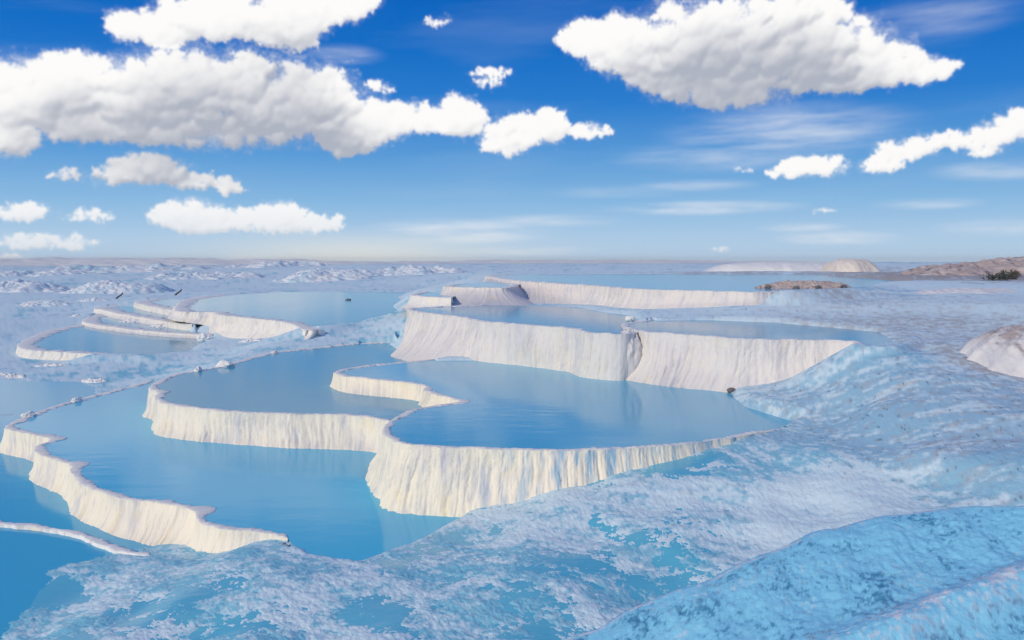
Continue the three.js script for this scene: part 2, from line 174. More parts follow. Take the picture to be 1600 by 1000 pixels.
// surveyed ground heights: [x, z, height]
const SPOT_HEIGHTS = [[-2.77,-9.29,0.0],[-3.57,-9.8,-0.3],[-4.01,-9.28,-0.22],[-4.57,-9.37,-0.36],[-2.48,-9.04,0.05],[-2.39,-9.13,0.04],[-4.88,-8.84,-0.43],[-4.84,-7.95,-0.42],[-5.64,-8.94,-0.47],[-6.23,-10.71,-0.68],[-5.59,-8.02,-0.55],[-7.08,-8.13,-0.6],[-10.97,-12.74,-0.7],[-9.0,-14.4,-0.75],[-7.42,-12.81,-0.72],[-5.6,-10.98,-0.6],[-3.09,-7.84,-0.02],[-3.7,-7.82,-0.2],[-2.19,-7.94,0.1],[-1.55,-9.9,-0.05],[-1.95,-10.38,-0.1],[-2.22,-9.41,-0.02],[-1.27,-10.16,-0.03],[-1.83,-8.97,0.04],[-2.48,-8.52,0.08],[-1.26,-7.97,0.12],[-1.87,-6.74,0.05],[-3.02,-6.94,-0.1],[-0.52,-6.53,0.15],[0.25,-6.42,0.2],[-0.71,-9.04,0.07],[-0.78,-10.0,0.02],[-0.63,-10.05,0.1],[-0.08,-10.0,0.22],[0.78,-10.04,0.4],[1.58,-10.12,0.57],[2.0,-10.27,0.66],[2.65,-10.63,0.73],[3.51,-11.13,0.8],[0.67,-8.52,0.25],[1.42,-9.08,0.42],[1.19,-7.59,0.27],[2.07,-8.82,0.5],[3.02,-9.68,0.7],[3.86,-9.92,0.95],[3.93,-8.39,0.9],[4.81,-8.82,1.2],[5.22,-8.38,1.3],[6.18,-7.94,1.4],[2.97,-8.44,0.55],[3.91,-8.32,0.72],[2.19,-7.96,0.38],[1.12,-7.12,0.22],[1.5,-6.31,0.25],[2.74,-5.78,0.5],[3.81,-5.35,0.7],[4.8,-6.79,0.85],[3.98,-12.81,0.9],[4.25,-11.65,0.88],[3.88,-13.9,0.9],[4.27,-14.89,0.9],[4.58,-13.12,1.05],[5.09,-12.41,1.36],[5.16,-11.1,1.38],[5.91,-10.89,1.5],[6.15,-9.91,1.42],[8.88,-11.47,1.5],[4.92,-14.79,1.1],[5.73,-14.25,1.42],[5.72,-12.33,1.66],[6.18,-11.76,1.64],[6.3,-13.17,1.78],[7.49,-14.28,1.86],[7.53,-16.29,1.86],[9.14,-18.26,1.98],[7.55,-19.6,1.83],[6.18,-20.06,1.86],[4.67,-20.23,1.88],[3.26,-21.15,1.82],[4.29,-22.29,1.9],[6.6,-21.43,1.95],[9.31,-22.01,1.95],[11.06,-22.13,2.08],[6.8,-22.13,2.08],[9.01,-22.13,2.25],[10.07,-21.84,2.38],[11.57,-22.16,2.47],[11.64,-18.93,2.3],[13.5,-17.56,2.5],[7.89,-22.83,2.22],[3.4,-22.1,1.86],[2.57,-25.69,1.86],[1.06,-27.63,1.78],[-1.29,-28.02,1.76],[-3.76,-32.59,1.5],[-4.81,-34.67,0.75],[-4.46,-30.42,0.58],[-3.69,-26.55,0.4],[0.0,-53.83,2.5],[8.77,-57.2,2.5],[17.04,-55.56,2.52],[14.18,-33.6,2.48],[14.47,-28.57,2.5],[15.98,-27.76,2.52],[16.12,-24.71,2.5],[-5.73,-74.66,1.6],[-8.82,-71.81,1.0],[-12.89,-69.94,0.95],[-18.45,-66.75,0.95],[-23.5,-67.97,0.7],[-27.57,-65.23,0.5],[-32.58,-65.21,0.1],[-29.95,-55.6,-0.3],[-18.99,-30.74,-0.4],[-15.51,-28.66,-0.38],[-11.35,-29.38,-0.15],[-12.96,-25.77,-0.42],[-15.37,-24.82,-0.48],[-13.37,-23.31,-0.62],[-13.34,-21.5,-0.66],[-12.39,-24.62,-0.45],[-11.69,-26.51,-0.42],[-10.25,-28.23,-0.15],[-9.67,-29.83,0.1],[-8.34,-29.21,0.3],[-7.04,-28.53,0.5],[-5.53,-29.89,0.58],[-4.36,-28.24,0.55],[-8.87,-31.96,0.2],[-11.46,-33.01,0.0],[-12.1,-27.95,-0.4],[-31.56,-51.23,-0.42],[-47.07,-50.95,-0.4],[-44.63,-72.57,-0.25],[-62.25,-73.62,-0.3],[-34.16,-31.59,-0.5],[-18.26,-16.76,-0.6],[-23.4,-27.51,-0.45],[19.4,-36,2.6],[22,-36,2.62],[16.6,-36,2.58],[25,-30,2.7],[30,-36,2.8],[20,-45,2.6],[0,-3,0.9],[3,-3,1.2],[-4,-3,0.2],[0,4,1.4],[-10,2,0],[10,2,1.6],[8,-6,1.1],[20,-8,1.8],[30,-20,2.6],[-25,-8,-0.5],[0,-80,2.3],[40,-80,2.8],[-40,-90,-0.2],[-20,-70,0.6],[60,-50,3.0],[0,-200,2.2],[-150,-200,0],[120,-150,2.8],[-60,-50,-0.4],[0,-500,1.5],[-400,-400,0.5],[300,-400,2.5]];
// pale banks and broken crust ridges: [x, z, base, half length, half depth, rise]
const BANKS = [[-33.78,-60.14,-0.4,3.71,2.5,0.75],[-31.65,-63.32,-0.2,2.45,2.0,0.6],[-54.81,-92.65,-0.35,7.44,6.0,1.3],[-42.04,-89.73,-0.1,6.09,6.0,1.0],[-85.41,-156.77,-0.4,15.08,12.0,1.7],[-47.12,-130.62,0,11.73,12.0,1.4],[-26.06,-121.32,0.6,8.58,10.0,1.3],[-14.03,-130.71,1.2,9.09,10.0,1.0],[-91.43,-209.13,0,24.54,25.0,1.8],[-59.21,-220.62,0.5,26.32,25.0,1.6]], RIDGES = [[-19.8,-43.21,-0.02,1.31,0.5,0.2],[-16.91,-39.9,-0.02,1.0,0.5,0.2],[-16.67,-42.46,0.2,0.91,0.5,0.25],[-25.19,-48.12,-0.2,1.25,0.8,0.25],[-15.43,-28.11,-0.42,1.48,0.6,0.12],[-13.06,-28.63,-0.42,1.21,0.6,0.14],[-12.05,-30.28,-0.3,0.85,0.5,0.16],[-11.27,-31.07,-0.15,0.76,0.5,0.18],[-9.84,-31.48,0.05,1.01,0.5,0.2],[-8.22,-30.9,0.3,1.08,0.5,0.2],[-12.48,-24.81,-0.44,0.85,0.4,0.1],[-15.64,-25.91,-0.44,1.16,0.5,0.1],[-10.19,-34.79,0.15,1.11,0.5,0.2],[-6.05,-30.77,0.55,1.2,0.5,0.14],[-15.2,-40.43,0.0,0.8,0.8,0.42]];
// knobs of dripstone on the rims: [x, z, height, size, basin]
const KNOBS = [[-9.97,-17.01,0,0.227,"jagged"],[-9.92,-18.81,0,0.229,"jagged"],[-7.63,-20.12,0.53,0.231,"fluted"],[-7.27,-20.99,0.53,0.375,"fluted"],[-6.91,-24.07,0.53,0.154,"fluted"],[-12.87,-34.63,-0.05,0.454,"step_low"],[2.88,-20.24,1.77,0.22,"long"]];
// ground tints: [x, z, blue, brown, dark, reach]
const TINTS = [[-3.92,-8.28,0.48,0,0.1,1.21],[-2.21,-8.03,0.46,0,0.1,1.0],[-0.64,-8.1,0.54,0.0,0.2,0.95],[-1.6,-7.24,0.5,0.0,0.15,0.79],[0.6,-7.64,0.58,0.06,0.35,0.85],[1.32,-8.42,0.45,0.1,0.2,1.05],[2.18,-9.31,0.3,0.1,0.1,1.32],[3.13,-8.89,0.05,0.1,0,1.28],[3.5,-8.44,0.05,0.1,0,1.2],[3.11,-9.98,0.6,0.05,0.1,1.57],[0.0,-9.49,0.35,0.05,0.05,1.3],[2.38,-10.18,0.55,0.05,0.1,1.58],[4.63,-9.92,0.72,0.3,0.8,1.73],[4.82,-8.25,0.72,0.25,0.8,1.31],[4.93,-9.07,0.65,0.42,0.8,1.54],[5.28,-12.41,0.6,0.3,0.6,2.62],[4.37,-12.52,0.6,0.33,0.8,2.53],[4.44,-11.42,0.7,0.3,0.8,2.16],[5.77,-11.47,0.62,0.38,0.6,2.37],[4.71,-14.16,0.42,0.28,0.5,3.21],[6.01,-12.98,0.6,0.2,0.4,2.95],[9.54,-24.8,0.6,0.15,0.3,10.17],[5.51,-23.9,0.3,0.1,0.1,8.66],[8.64,-17.27,0.25,0.6,0.2,5.37],[7.45,-12.74,0.1,0.8,0.3,3.14],[8.16,-15.56,0.35,0.5,0.1,4.44],[8.69,-24.59,0.2,0.9,0.4,9.8],[13.52,-27.06,0.1,0.1,0.05,13.17],[11.02,-18.88,0.1,0.4,0.4,6.88],[28.9,-53.83,0.05,0.8,0.4,53.75],[23.35,-55.37,0.05,0.6,0.1,52.0],[-15.51,-28.66,0.35,0,0.1,15.29],[-11.96,-25.77,0.45,0,0.15,11.62],[-9.89,-30.51,0.25,0,0.1,14.81],[-5.63,-30.42,0.4,0,0.1,13.79],[-38.43,-62.46,0.28,0,0.02,77.44],[-39.61,-73.62,0.26,0,0.02,100.64],[-117.91,-204.95,0.3,0.0,0.0,805.07],[-53.07,-173.02,0.25,0.0,0.0,471.66],[-9.44,-123.04,0.28,0.0,0.0,219.28],[11.7,-76.28,0.28,0.05,0.0,85.76],[-5.33,-8.44,0.7,0,0.3,1.44],[19,-36,0.05,0.9,0.3,9],[22,-34,0.05,0.9,0.3,9],[17,-31,0.1,0.8,0.3,6],[15,-27,0.1,0.6,0.3,4],[25,-32,0.05,0.9,0.3,9],[20,-44,0.05,0.8,0.2,12],[9,-26.3,0.1,0.7,0.3,2],[0,-2,0.5,0.1,0.1,2],[-20,-8,0.6,0,0.1,9],[20,-8,0.4,0.3,0.1,9],[0,-300,0.25,0.0,0.0,900],[-300,-300,0.28,0,0.0,900],[300,-300,0.25,0.15,0.0,900],[0,-1500,0.45,0.0,0,90000]];
const CREST = [[0.09,-5.91,0.22],[0.51,-6.1,0.36],[0.98,-6.21,0.55],[1.47,-6.24,0.73],[2.0,-6.38,0.9],[2.57,-6.55,1.05],[3.1,-6.59,1.15],[3.58,-6.54,1.22],[3.99,-6.37,1.3],[4.55,-6.12,1.4],[8,-6.6,1.6]], RIDGE = [[1.51,-5.0,0.7],[2.06,-5.12,0.85],[2.44,-5.16,0.95],[2.93,-5.31,1.0],[3.42,-5.43,1.08],[4.14,-5.54,1.15]];
const WATER_LABELS = {
 "outer": "wide low blue pool along the left edge of the picture",
 "jagged": "blue water behind the jagged cream wall at lower left",
 "fluted": "blue water behind the long fluted wall left of centre",
 "main": "large blue pool in the centre of the picture",
 "shelf": "blue water on the high shelf behind the central pool",
 "long": "long thin pool above the tall wall right of centre",
 "upper": "distant wide teal pool on the highest terrace",
 "bench": "small strip of water beside the highest terrace",
 "nook": "tiny pool at the left foot of the highest terraces",
 "misty": "pale teal pool far behind at left of centre",
 "step_top": "highest of the small far step pools at left",
 "step_mid": "middle one of the small far step pools at left",
 "step_low": "lowest of the small far step pools at left",
 "left": "oval blue pool behind the low white rim far left"
};
const BASIN_LABELS = {
 "jagged": "cream travertine wall with jagged rim at lower left",
 "fluted": "long curved wall with fluted white drapery left of centre",
 "main": "tall rounded white basin wall in the middle of the foreground pools",
 "shelf": "high pale wall behind the central pool, left of the other tall wall",
 "long": "tall pale wall under the long thin pool right of centre",
 "upper": "highest far terrace wall under the distant wide teal pool",
 "bench": "small square terrace wall at the left foot of the highest terrace",
 "nook": "tiny white terrace lip left of the square terrace wall",
 "misty": "low white wall in front of the pale teal pool far left",
 "step_top": "topmost thin white rim of the far left steps",
 "step_mid": "middle thin white rim of the far left steps",
 "step_low": "lowest thin white rim of the far left steps",
 "left": "low white rim in front of the oval pool far left",
 "ridge": "thin white ridge breaking the water at the left edge"
};


// ---------------------------------------------------------------- helpers
const taken = {};
const numbered = (name) => { const n = taken[name] = (taken[name] ?? -1) + 1; return n ? `${name}_${String(n).padStart(3, '0')}` : name; };
function tag(o, label, category, group, kind) {
  if (label) o.userData.label = label; if (category) o.userData.category = category; if (group) o.userData.group = group; if (kind) o.userData.kind = kind; return o;
}
function mesh(name, geo, mat, parent) {
  const m = new THREE.Mesh(geo, mat); m.name = parent === scene || !parent ? numbered(name) : name; m.castShadow = m.receiveShadow = true; (parent ?? scene).add(m); return m;
}
function gridGeo(pos, col, nu, nv, uv) {
  const g = new THREE.BufferGeometry(), idx = new Uint32Array((nu - 1) * (nv - 1) * 6); let k = 0;
  for (let i = 0; i < nu - 1; i++) for (let j = 0; j < nv - 1; j++) { const a = i * nv + j, b = a + nv; idx[k++] = a; idx[k++] = a + 1; idx[k++] = b; idx[k++] = b; idx[k++] = a + 1; idx[k++] = b + 1; }
  g.setAttribute('position', new THREE.BufferAttribute(pos, 3)); if (col) g.setAttribute('color', new THREE.BufferAttribute(col, 3)); if (uv) g.setAttribute('uv', new THREE.BufferAttribute(uv, 2));
  g.setIndex(new THREE.BufferAttribute(idx, 1)); g.computeVertexNormals(); return g;
}
function noiseTexture(size, f) {
  const d = new Uint8Array(size * size * 4);
  for (let j = 0; j < size; j++) for (let i = 0; i < size; i++) { const v = clamp(f(i / size, j / size)) * 255, k = (j * size + i) * 4; d[k] = d[k + 1] = d[k + 2] = v; d[k + 3] = 255; }
  const t = new THREE.DataTexture(d, size, size); t.magFilter = THREE.LinearFilter; t.minFilter = THREE.LinearFilter; t.wrapS = t.wrapT = THREE.RepeatWrapping; t.needsUpdate = true; return t;
}
// tileable noise: blends the four wrapped copies
const tile = (f) => (u, v) => { const a = ss(0, 1, u), b = ss(0, 1, v); return mix(mix(f(u, v), f(u - 1, v), a), mix(f(u, v - 1), f(u - 1, v - 1), a), b); };

// ---------------------------------------------------------------- materials
const grainTex = noiseTexture(512, tile((u, v) => .5 + .5 * fbm(u * 26, v * 26, 5, .62)));
const rippleTex = noiseTexture(1024, tile((u, v) => .5 + .4 * fbm(u * 7 + 3, v * 22, 4, .55) + .12 * fbm(u * 20, v * 50, 3)));
const mats = {
  travertine: new THREE.MeshStandardMaterial({ vertexColors: true, roughness: .82, bumpMap: grainTex, bumpScale: .012 }),
  crust: new THREE.MeshStandardMaterial({ vertexColors: true, roughness: .78, bumpMap: grainTex, bumpScale: .009 }),
  water: new THREE.MeshPhysicalMaterial({ color: new THREE.Color().setRGB(.07, .43, .64), roughness: .12, ior: 1.33, specularIntensity: .5, bumpMap: rippleTex, bumpScale: .0035 }),
  film: new THREE.MeshPhysicalMaterial({ color: new THREE.Color().setRGB(.12, .48, .64), roughness: .2, ior: 1.33, bumpMap: rippleTex, bumpScale: .01 }),
};

// ---------------------------------------------------------------- rims, as dense lines
for (const k in WALLS) {
  const w = WALLS[k], rc = new THREE.CatmullRomCurve3(w.line.map((p) => new THREE.Vector3(p[0], 0, p[1])), false, 'centripetal');
  const fc = new THREE.CatmullRomCurve3(w.line.map((p) => new THREE.Vector3(p[2], p[4], p[3])), false, 'centripetal');
  const s = []; let here = 0, last = null; const n = w.line.length - 1;
  // walk the control spans; steps follow the distance so that far rims stay cheap
  const spans = []; for (let i = 0; i < n; i++) { const a = w.line[i], b = w.line[i + 1]; spans.push([Math.hypot(a[0] - b[0], a[1] - b[1]), Math.hypot(a[0], a[1])]); }
  for (let i = 0; i < n; i++) {
    const [len, r] = spans[i], m = Math.max(4, Math.ceil(len / (r * .0011)));
    for (let j = 0; j < m; j++) s.push((i + j / m) / n);
  }
  s.push(1);
  w.pts = s.map((t) => { const p = rc.getPoint(t), f = fc.getPoint(t); if (last) here += Math.hypot(p.x - last.x, p.z - last.z); last = p; return { x: p.x, z: p.z, fx: f.x, fz: f.z, fh: f.y, s: here }; });
  const N = w.pts.length; w.at = w.line.map((p) => w.pts.reduce((m, q) => Math.hypot(q.x - p[0], q.z - p[1]) < m[0] ? [Math.hypot(q.x - p[0], q.z - p[1]), q.s] : m, [1e9, 0])[1]);
  for (let i = 0; i < N; i++) {
    const a = w.pts[Math.max(0, i - 2)], b = w.pts[Math.min(N - 1, i + 2)], tx = b.x - a.x, tz = b.z - a.z, l = Math.hypot(tx, tz) || 1;
    w.pts[i].nx = -tz / l; w.pts[i].nz = tx / l;
  }
}
for (const k in POOLS) {
  const p = POOLS[k], w = WALLS[k]; p.poly = [];
  if (w) { for (let i = 0; i < w.pts.length; i += 4) { const q = w.pts[i]; p.poly.push([q.x - q.nx * .012, q.z - q.nz * .012]); } const q = w.pts[w.pts.length - 1]; p.poly.push([q.x, q.z]); }
  p.shoreLine = w ? [p.poly[p.poly.length - 1], ...p.outline, p.poly[0]] : p.outline; p.rimLine = w && p.poly.filter((q, i) => i % 3 === 0 || i === p.poly.length - 1);
  p.poly.push(...p.outline);
  p.box = [Math.min(...p.poly.map((q) => q[0])), Math.max(...p.poly.map((q) => q[0])), Math.min(...p.poly.map((q) => q[1])), Math.max(...p.poly.map((q) => q[1]))];
  p.coarse = p.poly.filter((q, i) => i % 3 === 0 || i > p.poly.length - p.outline.length - 2);
}
const POOL_LIST = Object.values(POOLS).sort((a, b) => b.level - a.level);
function inside(poly, x, z) {
  let c = false;
  for (let i = 0, j = poly.length - 1; i < poly.length; j = i++) { const a = poly[i], b = poly[j]; if ((a[1] > z) !== (b[1] > z) && x < (b[0] - a[0]) * (z - a[1]) / (b[1] - a[1]) + a[0]) c = !c; }
  return c;
}
function edgeDistance(poly, x, z, open) {
  let m = 1e9;
  for (let i = open ? 1 : 0, j = open ? 0 : poly.length - 1; i < poly.length; j = i++) {
    const a = poly[j], b = poly[i], dx = b[0] - a[0], dz = b[1] - a[1], t = clamp(((x - a[0]) * dx + (z - a[1]) * dz) / (dx * dx + dz * dz || 1)), ex = x - a[0] - dx * t, ez = z - a[1] - dz * t;
    m = Math.min(m, ex * ex + ez * ez);
  }
  return Math.sqrt(m);
}

// ---------------------------------------------------------------- ground heights and tints
const SPOTS = SPOT_HEIGHTS.map((p) => [...p]);
// natural shores lie a little above the water; each wall runs out into higher ground
const SHORES = { main: [0, 3], shelf: [0, 4], long: [0, 5], upper: [0, 4], misty: [0, 5], left: [0, 4], step_top: [0, 3], step_mid: [0, 3], step_low: [0, 3], bench: [0, 2], nook: [0, 1] };
for (const k in SHORES) {
  const o = POOLS[k].outline, [a, b] = SHORES[k], ps = POOLS[k].poly, cx = ps.reduce((t, q) => t + q[0], 0) / ps.length, cz = ps.reduce((t, q) => t + q[1], 0) / ps.length;
  for (let i = a; i < b; i++) { const dx = o[i][0] - cx, dz = o[i][1] - cz, l = Math.hypot(dx, dz), r = Math.hypot(o[i][0], o[i][1]) * .012; SPOTS.push([o[i][0] + dx / l * r, o[i][1] + dz / l * r, POOLS[k].level + .09]); }
}
for (const k of ['jagged', 'main', 'long', 'left', 'misty', 'upper']) { const p = WALLS[k].pts, e = p[p.length - 1], d = p[p.length - 9], l = Math.hypot(e.x - d.x, e.z - d.z), r = Math.hypot(e.x, e.z) * .006; SPOTS.push([e.x + (e.x - d.x) / l * r, e.z + (e.z - d.z) / l * r, WALLS[k].level + .07]); }
for (const k in WALLS) if (k !== 'ridge') WALLS[k].line.forEach((p, i) => SPOTS.push([p[2], p[3], p[4] - .03]));
const NS = SPOTS.length, SX = new Float32Array(NS), SZ = new Float32Array(NS), SH = new Float32Array(NS), SR = new Float32Array(NS);
SPOTS.forEach((p, i) => { SX[i] = p[0]; SZ[i] = p[1]; SH[i] = p[2]; SR[i] = Math.pow(Math.max(1.5, Math.hypot(p[0], p[1])) * .1, 2); });
function baseHeight(x, z) {
  let s = 0, t = 0;
  for (let i = 0; i < NS; i++) { const dx = x - SX[i], dz = z - SZ[i], q = (dx * dx + dz * dz) / SR[i] + .26, w = 1 / (q * q); s += w * SH[i]; t += w; }
  return s / t;
}
const TN = TINTS.length;
function tint(x, z, out) {
  let t = 0; out[0] = out[1] = out[2] = 0;
  for (let i = 0; i < TN; i++) { const p = TINTS[i], dx = x - p[0], dz = z - p[1], q = (dx * dx + dz * dz) / p[5] + .03, w = 1 / (q * q); out[0] += w * p[2]; out[1] += w * p[3]; out[2] += w * p[4]; t += w; }
  out[0] /= t; out[1] /= t; out[2] /= t;
}
function roughness(x, z, r) {
  const far = ss(14, 40, r), u = x * .82 + z * .57, v = -x * .57 + z * .82;   // the crust runs in streaks down the slope
  const a = fbm(u * .9 + 3, v * 1.7, 4, .55) * .045, b = fbm(u * 3.8, v * 5.6, 5, .68) * .032, c = fbm(x * 17, z * 17, 4, .75) * .024;
  const calm = 1 - .6 * ss(2.6, 4.4, x) * ss(-8.5, -10, z) * (1 - far);   // the slope right of the pools is smoother
  return ((a + b) * calm + c * (1 - far) * (.4 + .6 * calm)) * .56 + fbm(x * .22, z * .22, 4) * .10 * far + fbm(x * .035 + 4, z * .035, 4, .55) * .9 * ss(60, 160, r);
}
function wide(x, y, fx, fy, r, o, g) {   // coarser patches farther out, where fine ones cannot be told apart
  const l = Math.max(0, Math.log2(r / 16)), a = Math.floor(l), k = Math.pow(.5, a), t = l - a;
  const p = fbm(x * fx * k + a * 7, y * fy * k, o, g); return t > .01 ? mix(p, fbm(x * fx * k * .5 + a * 7 + 7, y * fy * k * .5, o, g), t) : p;
}
const tv = [0, 0, 0];
function crustColor(x, z, r, h, out) {
  tint(x, z, tv);
  const [blue, brown, dark] = tv, rt = ss(2.5, 4.5, x) * .42, u = x * (.82 + rt * .4) + z * (.57 - rt), v = -x * (.57 - rt) + z * (.82 + rt * .4) * (1 + rt);
  const m = wide(u + 9, v, 1.1, 2.4, r, 5, .64), f = wide(x, z + 4, 8, 8, r, 4, .68), p = wide(u + 30, v, 3.1, 5, r, 4, .6), sp = wide(u, v, 19, 23, r, 3, .7);
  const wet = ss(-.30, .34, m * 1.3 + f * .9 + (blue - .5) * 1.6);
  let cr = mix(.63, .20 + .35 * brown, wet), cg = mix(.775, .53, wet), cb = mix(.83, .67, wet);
  const pk = ss(.05, .5, p + f * .4) * (.12 + brown) * .8; cr = mix(cr, .66, pk); cg = mix(cg, .63, pk); cb = mix(cb, .62, pk);
  const br = clamp(brown * ss(-.35, .25, p + f * .7 + (brown - .6))); cr = mix(cr, .34, br); cg = mix(cg, .28, br); cb = mix(cb, .26, br);
  const dk = ss(.30, .62, f * .9 + sp * .7) * (.25 + dark); cr = mix(cr, .11, dk); cg = mix(cg, .19, dk); cb = mix(cb, .28, dk);
  out[0] = cr; out[1] = cg; out[2] = cb;
}
const LEVEES = ['main', 'long', 'upper', 'left', 'misty', 'step_low', 'step_mid', 'step_top'].map((k) => POOLS[k]);
function groundHeight(x, z, r) {
  let h = baseHeight(x, z) + roughness(x, z, r);
  for (const p of LEVEES) {   // a natural shore closes the pool wherever there is no wall
    if (x < p.box[0] - 3 || x > p.box[1] + 3 || z < p.box[2] - 3 || z > p.box[3] + 3) continue;
    const dn = edgeDistance(p.shoreLine, x, z, true), t = p.level + .05 - Math.max(0, dn - .016 * r) * clamp(10 / r, .25, .9); if (t > h - .06 && !POOL_LIST.some((o) => o.level > p.level && inside(o.coarse, x, z))) h = Math.max(h, t + roughness(x, z, r) * .6);
  }
  const keep = .08 + .008 * r;
  for (const p of POOL_LIST) {
    if (x < p.box[0] || x > p.box[1] || z < p.box[2] || z > p.box[3] || !inside(p.coarse, x, z)) continue;
    if (p === POOLS.outer) { h = Math.min(h, h); break; }
    const d = p.rimLine ? edgeDistance(p.rimLine, x, z, true) : 1e3, dn = edgeDistance(p.shoreLine, x, z, true), ro = roughness(x, z, r);
    if (d < keep && dn > keep) { h = Math.min(h, p.level - .07); continue; }
h = mix(h, Math.min(h, p.level - .35 + ro * 1.5), ss(0, .055 * r, dn)); if (d < dn) h = Math.min(h, p.level - .07); break;
  }
  return h;
}

// ---------------------------------------------------------------- the ground: one sheet from the viewer's feet to the horizon
{
  const rr = [.3]; let r = .3;
  while (r < 5) { r += .09; rr.push(r); }
  while (r < 38) { r += r * r * .00046; rr.push(r); }
  while (r < 900) { r *= 1.03; rr.push(r); }
  const aa = []; for (let a = -180; a < -42; a += 4) aa.push(a); for (let a = -42; a <= 42.001; a += .088) aa.push(a); for (let a = 46; a <= 180.001; a += 4) aa.push(Math.min(a, 180)); if (aa[aa.length - 1] < 180) aa.push(180);
  const nu = rr.length, nv = aa.length, pos = new Float32Array(nu * nv * 3), col = new Float32Array(nu * nv * 3), uv = new Float32Array(nu * nv * 2), c = [0, 0, 0];
  for (let i = 0; i < nu; i++) for (let j = 0; j < nv; j++) {
    const a = aa[j] * Math.PI / 180, x = rr[i] * Math.sin(a), z = -rr[i] * Math.cos(a), k = i * nv + j, h = groundHeight(x, z, rr[i]);
    pos[k * 3] = x; pos[k * 3 + 1] = h; pos[k * 3 + 2] = z; uv[k * 2] = x; uv[k * 2 + 1] = z;
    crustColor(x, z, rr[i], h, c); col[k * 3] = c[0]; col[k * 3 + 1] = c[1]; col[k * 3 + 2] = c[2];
  }
  const g = gridGeo(pos, col, nu, nv, uv);
  const ix = g.index.array; for (let i = 0; i < ix.length; i += 3) { const t = ix[i + 1]; ix[i + 1] = ix[i + 2]; ix[i + 2] = t; } g.computeVertexNormals();
  tag(mesh('ground', g, mats.crust), 'rough white and blue travertine crust spreading between the terraces', 'ground', null, 'structure');
}

// ---------------------------------------------------------------- water in the pools: milky with lime, more or less so from pool to pool
const MILK = { jagged: [.085, .54, .76], outer: [.07, .46, .68], main: [.09, .48, .68], fluted: [.045, .37, .55], shelf: [.035, .31, .48], long: [.035, .31, .48], upper: [.035, .33, .50], misty: [.09, .40, .52], left: [.04, .33, .50] };
function waterOf(k) { const m = mats.water.clone(); m.color.setRGB(...(MILK[k] ?? [.05, .36, .53])); return m; }
for (const k in POOLS) {
  const p = POOLS[k], sh = new THREE.Shape(p.poly.map((q) => new THREE.Vector2(q[0], -q[1]))), g = new THREE.ShapeGeometry(sh);
  g.rotateX(-Math.PI / 2); g.translate(0, p.level, 0);
  const P = g.attributes.position, uv = new Float32Array(P.count * 2); for (let i = 0; i < P.count; i++) { uv[i * 2] = P.getX(i) * .16; uv[i * 2 + 1] = P.getZ(i) * .16; }
  g.setAttribute('uv', new THREE.BufferAttribute(uv, 2));
  tag(mesh('pool_water', g, waterOf(k)), WATER_LABELS[k], 'water', null, 'structure');
}
// thin water running over the crust between the terraces, seen wherever the crust dips below it
{
  const areas = [[-5.2, 2.8, -11.5, -4.2, .045]];
  for (const [x0, x1, z0, z1, st] of areas) {
    const nu = Math.round((x1 - x0) / st), nv = Math.round((z1 - z0) / st), pos = new Float32Array(nu * nv * 3), uv = new Float32Array(nu * nv * 2);
    for (let i = 0; i < nu; i++) for (let j = 0; j < nv; j++) {
      const x = x0 + i * st, z = z0 + j * st, k = i * nv + j; tint(x, z, tv);
      pos[k * 3] = x; pos[k * 3 + 1] = baseHeight(x, z) - .0205 + .0315 * tv[0] + fbm(x * .8, z * .8, 2) * .009 - (x0 > 0 ? .03 : 0) - (POOL_LIST.some((p) => p !== POOLS.outer && inside(p.coarse, x, z)) || baseHeight(x, z) < -.44 ? .8 : 0); pos[k * 3 + 2] = z; uv[k * 2] = x * .3; uv[k * 2 + 1] = z * .3;
    }
    tag(mesh('water_film', gridGeo(pos, null, nu, nv, uv), mats.film), 'shallow blue water lying in dips of the foreground crust', 'water', null, 'structure');
  }
}

